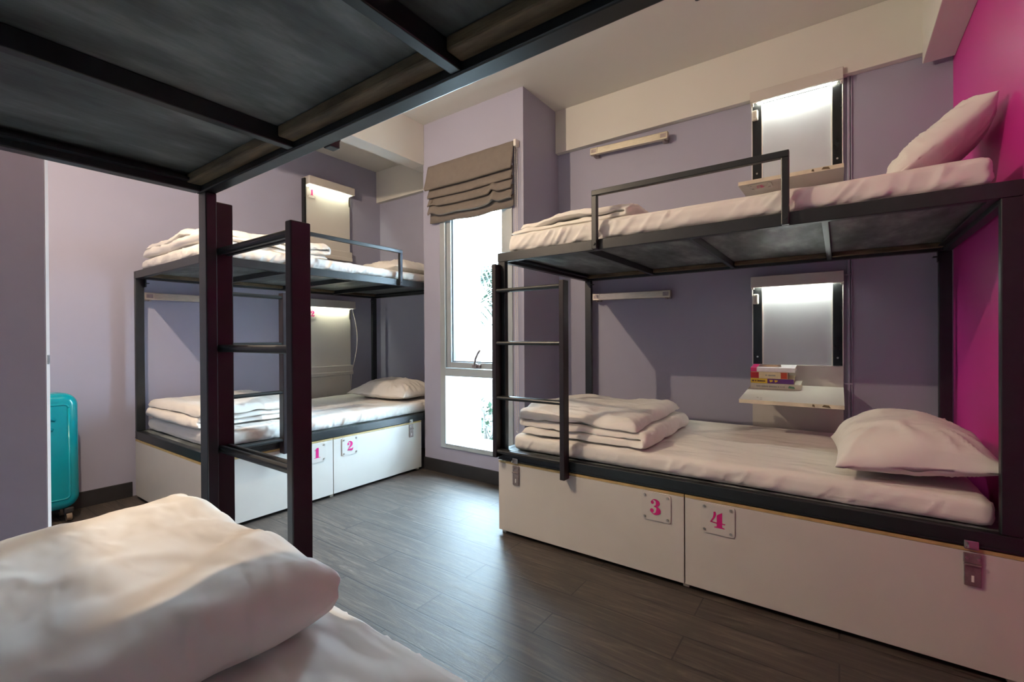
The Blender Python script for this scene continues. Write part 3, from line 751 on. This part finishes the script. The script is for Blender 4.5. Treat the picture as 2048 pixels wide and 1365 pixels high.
# ------------------------------------------------------------------ wall rails, conduits
def wall_rail(p, rz, tilt, label):
    r = tag(empty('wall_rail', p, rz), label, 'wall rail', 'flat aluminium rails screwed to the walls')
    m = MB(); L = 0.555; q = Matrix.Rotation(tilt, 3, 'Y')
    fn = lambda v: q @ v
    m = MB(fn); m.box(0, L, -0.075, -0.045, -0.0235, 0.0235, bev=0.003); m.build('bar', 'bar', r)
    for x in (0.0, L - 0.055):
        m = MB(fn); m.box(x - 0.001, x + 0.056, -0.0765, -0.044, -0.0245, 0.0245, bev=0.003, mi=0)
        m.mi = 1; m.box(x + 0.008, x + 0.046, -0.0772, -0.076, -0.013, 0.013); m.build('end_cap', ['bar', 'hasp'], r)
        m = MB(fn); m.box(x + 0.01, x + 0.045, -0.045, -0.001, -0.03, 0.012, bev=0.004); m.cyl((x + 0.03, -0.06, -0.024), (x + 0.03, -0.06, -0.034), 0.009, 12); m.build('bracket', 'hasp', r)
    return r
wall_rail((-1.468, YB, 2.418), 0, R_(2.0), 'aluminium rail high on the wall above the right top bunk')
wall_rail((-1.455, YB, 1.360), 0, R_(0.8), 'aluminium rail on the wall under the right top bunk')
wall_rail((XL, 1.09, 1.368), R_(90), R_(-0.5), 'aluminium rail on the left wall under the top bunk')
m = MB(); m.box(0.040, 0.052, YB - 0.014, YB, 0.0, 2.487, bev=0.002); m.box(0.056, 0.062, YB - 0.009, YB, 0.0, 2.487, bev=0.002)
for z in (1.40, 0.80, 1.9): m.box(0.024, 0.062, YB - 0.016, YB, z, z + 0.008, bev=0.002)
tag(m.build('cable_conduit', 'lav'), 'lavender painted conduit running up the right wall beside the reading panels', 'conduit')
m = MB(); pts = []
for k in range(25):
    f = k / 24; pts.append((XL + 0.012 + 0.02 * math.sin(math.pi * f), 2.765 + 0.055 * math.sin(math.pi * min(1, f * 1.3)) - 0.02 * f, 1.385 - 0.83 * f))
m.tube(pts, 0.004)
tag(m.build('power_cable', 'chain', smooth=True), 'pale cable hanging beside the reading panel numbered 2', 'cable')

# ------------------------------------------------------------------ suitcase
def suitcase():
    root = tag(empty('suitcase', (-3.775, 0.485, 0)), 'teal hard-shell suitcase standing behind the door', 'suitcase')
    root.rotation_euler = (0, R_(-2.0), 0)
    def shell(x0, x1, y0, y1, z0, z1, ry, rx, n=10):
        """rounded rectangle in YZ, domed in X"""
        m = MB(); prof = []
        for cy, cz, a0 in ((y1 - ry, z1 - ry, 0), (y0 + ry, z1 - ry, 90), (y0 + ry, z0 + ry, 180), (y1 - ry, z0 + ry, 270)):
            for k in range(n + 1):
                a = R_(a0 + 90 * k / n); prof.append((cy, cz, math.cos(a), math.sin(a)))
        rings = []
        K = 8
        for k in range(K + 1):
            th = math.pi / 2 * k / K
            x = x0 + (x1 - x0 - rx) * (0 if k == 0 else 1) + rx * math.sin(th) if k else x0
            ins = rx * (1 - math.cos(th))
            rings.append([m.bm.verts.new((x, cy + (ry - ins) * ca, cz + (ry - ins) * sa)) for cy, cz, ca, sa in prof])
            if k == 0:
                rings.append([m.bm.verts.new((x1 - rx, cy + ry * ca, cz + ry * sa)) for cy, cz, ca, sa in prof])
        N = len(prof)
        for A, Bq in zip(rings, rings[1:]):
            for i in range(N): m.bm.faces.new((A[i], A[(i + 1) % N], Bq[(i + 1) % N], Bq[i]))
        m.bm.faces.new(rings[-1]); m.bm.faces.new(rings[0][::-1])
        return m
    m = shell(0.003, 0.118, -0.235, 0.235, 0.075, 0.755, 0.075, 0.05)
    # raised ribs on the face
    f = m.build('front_shell', 'teal', root, smooth=True)
    m = MB()
    for y0, z0, y1, z1 in ((0.0, 0.66, 0.13, 0.60), (0.0, 0.605, 0.12, 0.545), (-0.13, 0.60, 0.0, 0.66), (-0.12, 0.545, 0.0, 0.605)):
        m.tube([(0.117, y0, z0), (0.121, (y0 + y1) / 2, (z0 + z1) / 2), (0.117, y1, z1)], 0.009)
    pts = []
    for cy, cz, a0 in ((0.165, 0.665, 0), (-0.165, 0.665, 90), (-0.165, 0.16, 180), (0.165, 0.16, 270)):
        for k in range(7): a = R_(a0 + 15 * k); pts.append((0.1165, cy + 0.022 * math.cos(a), cz + 0.022 * math.sin(a)))
    pts.append(pts[0]); m.tube(pts, 0.006)
    m.build('raised_rib', 'teal', f, smooth=True)
    m = shell(0.003, 0.118, -0.235, 0.235, 0.075, 0.755, 0.075, 0.05)
    for v in m.bm.verts: v.co.x = -v.co.x
    m.build('back_shell', 'teal', root, smooth=True)
    m = MB(); m.box(-0.004, 0.004, -0.233, 0.233, 0.13, 0.70); m.build('zip_band', 'rubber', root)
    m = MB(); m.tube([(0, -0.06, 0.752), (0, -0.05, 0.772), (0, 0.05, 0.772), (0, 0.06, 0.752)], 0.007); m.build('carry_handle', 'rubber', root, smooth=True)
    for x in (-0.075, 0.085):
        for y in (-0.18, 0.185):
            m = MB(); m.box(x - 0.02, x + 0.02, y - 0.022, y + 0.022, 0.048, 0.082, bev=0.008, mi=0)
            m.cyl((x, y - 0.012, 0.0275), (x, y + 0.012, 0.0275), 0.0245, 18, mi=1); m.box(x - .006, x + .006, y - .018, y + .018, 0.03, 0.055, mi=0)
            m.build('wheel', ['rubber', 'caster'], root)
suitcase()

# ------------------------------------------------------------------ door standing open at the left
d = struct(empty('door_1', (-1.97, 0.31, 0.0)), 'mauve door standing open at the left edge of the photo')
tdir = Vector((-0.932, 0.362, 0)); ldir = Vector((-0.362, -0.932, 0))
d.rotation_euler = (0, 0, math.atan2(tdir.y, tdir.x))   # local +x = thickness, local +y = towards the hinge
sgn = 1 if (Matrix.Rotation(d.rotation_euler.z, 3, 'Z') @ Vector((0, 1, 0))).dot(ldir) > 0 else -1
m = MB(); y0, y1 = sorted((0, sgn * 0.86)); m.box(0.0, 0.038, y0, y1, 0.01, 2.32, bev=0.0015, mi=0)
m.build('door_leaf', ['door'], d)
m = MB(); ye = -sgn * 0.0012; m.box(0.0015, 0.0365, min(0, ye), max(0, ye), 0.012, 2.318); m.build('door_edge', 'door_edge', d, label='door edge with lamplight painted into its pale colour')
m = MB(); ye2 = -sgn * 0.003; m.box(0.010, 0.028, min(ye, ye2), max(ye, ye2), 0.99, 1.018); m.build('latch_plate', 'chrome', d)

# ------------------------------------------------------------------ outside
m = MB(); m.box(CX0 + 0.05, CX0 + 0.075, CY + 0.111, YB + 0.145, -3, 6); m.box(-9, CX0 + 0.05, YB + 0.121, YB + 0.145, -3, 6)
M['render'] = mat('white_render', (0.8, 0.8, 0.8), 0.8)
struct(m.build('wall_outside', 'render'), 'white rendered outer wall beside the window')
def ground_mat():
    m_, nt, b = new_mat('stony_ground')
    f = tex_noise(nt, coords(nt), 3.0, 8, 0.7)
    nt.links.new(ramp(nt, f, [(0.35, (0.016, 0.014, 0.011)), (0.6, (0.05, 0.045, 0.04)), (0.75, (0.11, 0.10, 0.09))]), b.inputs['Base Color'])
    b.inputs['Roughness'].default_value = 0.9
    return m_
M['ground'] = ground_mat()
M['leaf'] = mat('leaf_green', (0.012, 0.030, 0.014), 0.6, var=0.4, vscale=5)
M['trunk'] = mat('palm_trunk', (0.03, 0.024, 0.018), 0.8, var=0.3, vscale=8)
m = MB(); N = 40; G = []
for i in range(N + 1):
    row = []
    for j in range(N + 1):
        x = -9 + 16 * i / N; y = 3.4 + 15 * j / N
        row.append(m.bm.verts.new((x, y, -1.1 + 0.11 * max(0, y - 4) + 0.12 * noise.noise(Vector((x, y, 0))))))
    G.append(row)
for i in range(N):
    for j in range(N): m.bm.faces.new((G[i][j], G[i + 1][j], G[i + 1][j + 1], G[i][j + 1]))
struct(m.build('ground_outside', 'ground', smooth=True), 'stony slope outside the window')
def palm(x, y, z0, h, label, seed):
    r = tag(empty('palm_tree', (x, y, z0)), label, 'palm tree', 'palms outside the window')
    rnd = random.Random(seed)
    m = MB(); m.tube([(0, 0, 0), (0.05, 0, h * .4), (0.02, .03, h)], 0.10, 10); m.build('trunk', 'trunk', r, smooth=True)
    for k in range(22):
        a = 2 * math.pi * k / 22 + rnd.uniform(-.1, .1); el = rnd.uniform(-0.2, 1.0); L = rnd.uniform(1.2, 1.7)
        m = MB(); prev = None; sp = []
        for q in range(15):
            f = q / 14; rr = L * f
            sp.append(Vector((math.cos(a) * rr * math.cos(el * (1 - f * .3)), math.sin(a) * rr * math.cos(el * (1 - f * .3)), h + math.sin(el) * rr - 0.75 * f * f * L)))
        m.tube(sp, 0.009, 5)
        sd = Vector((-math.sin(a), math.cos(a), 0))
        for q in range(2, 15):
            for s in (-1, 1):
                p = sp[q]; ll = 0.34 * math.sin(math.pi * min(1, (q + 1) / 15)) + 0.06
                t_ = (sp[q] - sp[q - 1]).normalized()
                e_ = p + sd * s * ll + t_ * ll * .5 - Vector((0, 0, ll * .5))
                m.poly([p - t_ * .016, (p + e_) / 2 - t_ * 0.02 + Vector((0, 0, .03)), e_, (p + e_) / 2 + t_ * 0.02 + Vector((0, 0, .03)), p + t_ * .016])
        m.build('frond', 'leaf', r)
palm(-5.2, 7.3, -0.75, 3.0, 'tall palm seen through the upper pane of the window', 4)
palm(-9.2, 13.5, -0.2, 2.6, 'shorter palm farther off behind the tall one', 7)
def shrub(x, y, z0, h, label, seed):
    rnd = random.Random(seed); m = MB()
    for k in range(170):
        a = rnd.uniform(0, 6.283); rr = h * 0.5 * rnd.random() ** .5; zz = rnd.uniform(0.05, h)
        p = Vector((rr * math.cos(a), rr * math.sin(a), zz)); dr = Vector((rnd.uniform(-1, 1), rnd.uniform(-1, 1), rnd.uniform(-.2, 1))).normalized(); l = rnd.uniform(.06, .13)
        s = dr.orthogonal().normalized() * l * .3
        m.poly([p, p + dr * l * .5 + s, p + dr * l, p + dr * l * .5 - s])
    o = m.build('foliage', 'leaf')
    root = tag(empty('shrub', (x, y, z0)), label, 'shrub', 'shrubs outside the window'); o.parent = root
    m = MB()
    for k in range(5): m.tube([(0, 0, -.05), (rnd.uniform(-.15, .15) * h, rnd.uniform(-.15, .15) * h, h * .4), (rnd.uniform(-.3, .3) * h, rnd.uniform(-.3, .3) * h, h * .85)], 0.012, 5)
    m.build('stem', 'trunk', root)
shrub(-3.0, 4.0, -1.05, 0.5, 'low green shrub on the slope seen through the lower pane', 3)
shrub(-4.05, 5.0, -0.9, 0.9, 'taller green shrub beside the white outer wall', 5)
shrub(-4.9, 6.3, -0.8, 0.8, 'green shrub farthest up the slope outside the window', 9)

# ------------------------------------------------------------------ light
wd = bpy.data.worlds.new('sky'); S.world = wd; wd.use_nodes = True
nt = wd.node_tree; bg = nt.nodes['Background']
bg.inputs['Color'].default_value = (0.60, 0.82, 1.0, 1); bg.inputs['Strength'].default_value = 43.0
def light(name, kind, loc, energy, col, **k):
    l = bpy.data.lights.new(name, kind); l.energy = energy; l.color = col
    for a, b in k.items(): setattr(l, a, b)
    o = bpy.data.objects.new(name, l); COL.objects.link(o); o.location = loc
    return o
pt = light('daylight_portal', 'AREA', ((WX0 + WX1) / 2, CY + 0.09, (WZ0 + 2.3) / 2), 1.0, (1, 1, 1), shape='RECTANGLE', size=0.62, size_y=2.0)
pt.rotation_euler = (R_(90), 0, 0); pt.data.cycles.is_portal = True
pt.rotation_euler = (R_(-90), 0, 0)
light('ceiling_lamp', 'POINT', (-2.26, 0.352, 2.45), 73.0, (1.0, 0.78, 0.56), shadow_soft_size=0.012)

# ------------------------------------------------------------------ camera
F = 915.3; YAW = 0.61980; PITCH = math.atan((678.3 - 682.5) / F); ROLL = -0.0056
c, s = math.cos(YAW), math.sin(YAW)
right = Vector((c, s, 0)); fwd = Vector((-s, c, 0)); up = Vector((0, 0, 1))
f2 = fwd * math.cos(PITCH) + up * math.sin(PITCH); u2 = up * math.cos(PITCH) - fwd * math.sin(PITCH)
r3 = right * math.cos(ROLL) + u2 * math.sin(ROLL); u3 = u2 * math.cos(ROLL) - right * math.sin(ROLL)
cam = bpy.data.cameras.new('camera'); co = bpy.data.objects.new('camera', cam); COL.objects.link(co)
cam.sensor_width = 36; cam.lens = 36 * F / 2048; cam.clip_start = 0.02
co.matrix_world = Matrix(((r3.x, u3.x, -f2.x, 0), (r3.y, u3.y, -f2.y, 0), (r3.z, u3.z, -f2.z, 1.06), (0, 0, 0, 1)))
S.camera = co

vs = S.view_settings
vs.view_transform = 'Standard'; vs.look = 'None'; vs.gamma = 1.0; vs.use_curve_mapping = False; vs.exposure = 0.52
cy = S.cycles
cy.use_denoising = True
cy.max_bounces = 12; cy.diffuse_bounces = 6; cy.glossy_bounces = 4; cy.transparent_max_bounces = 12
cy.sample_clamp_indirect = 30.0
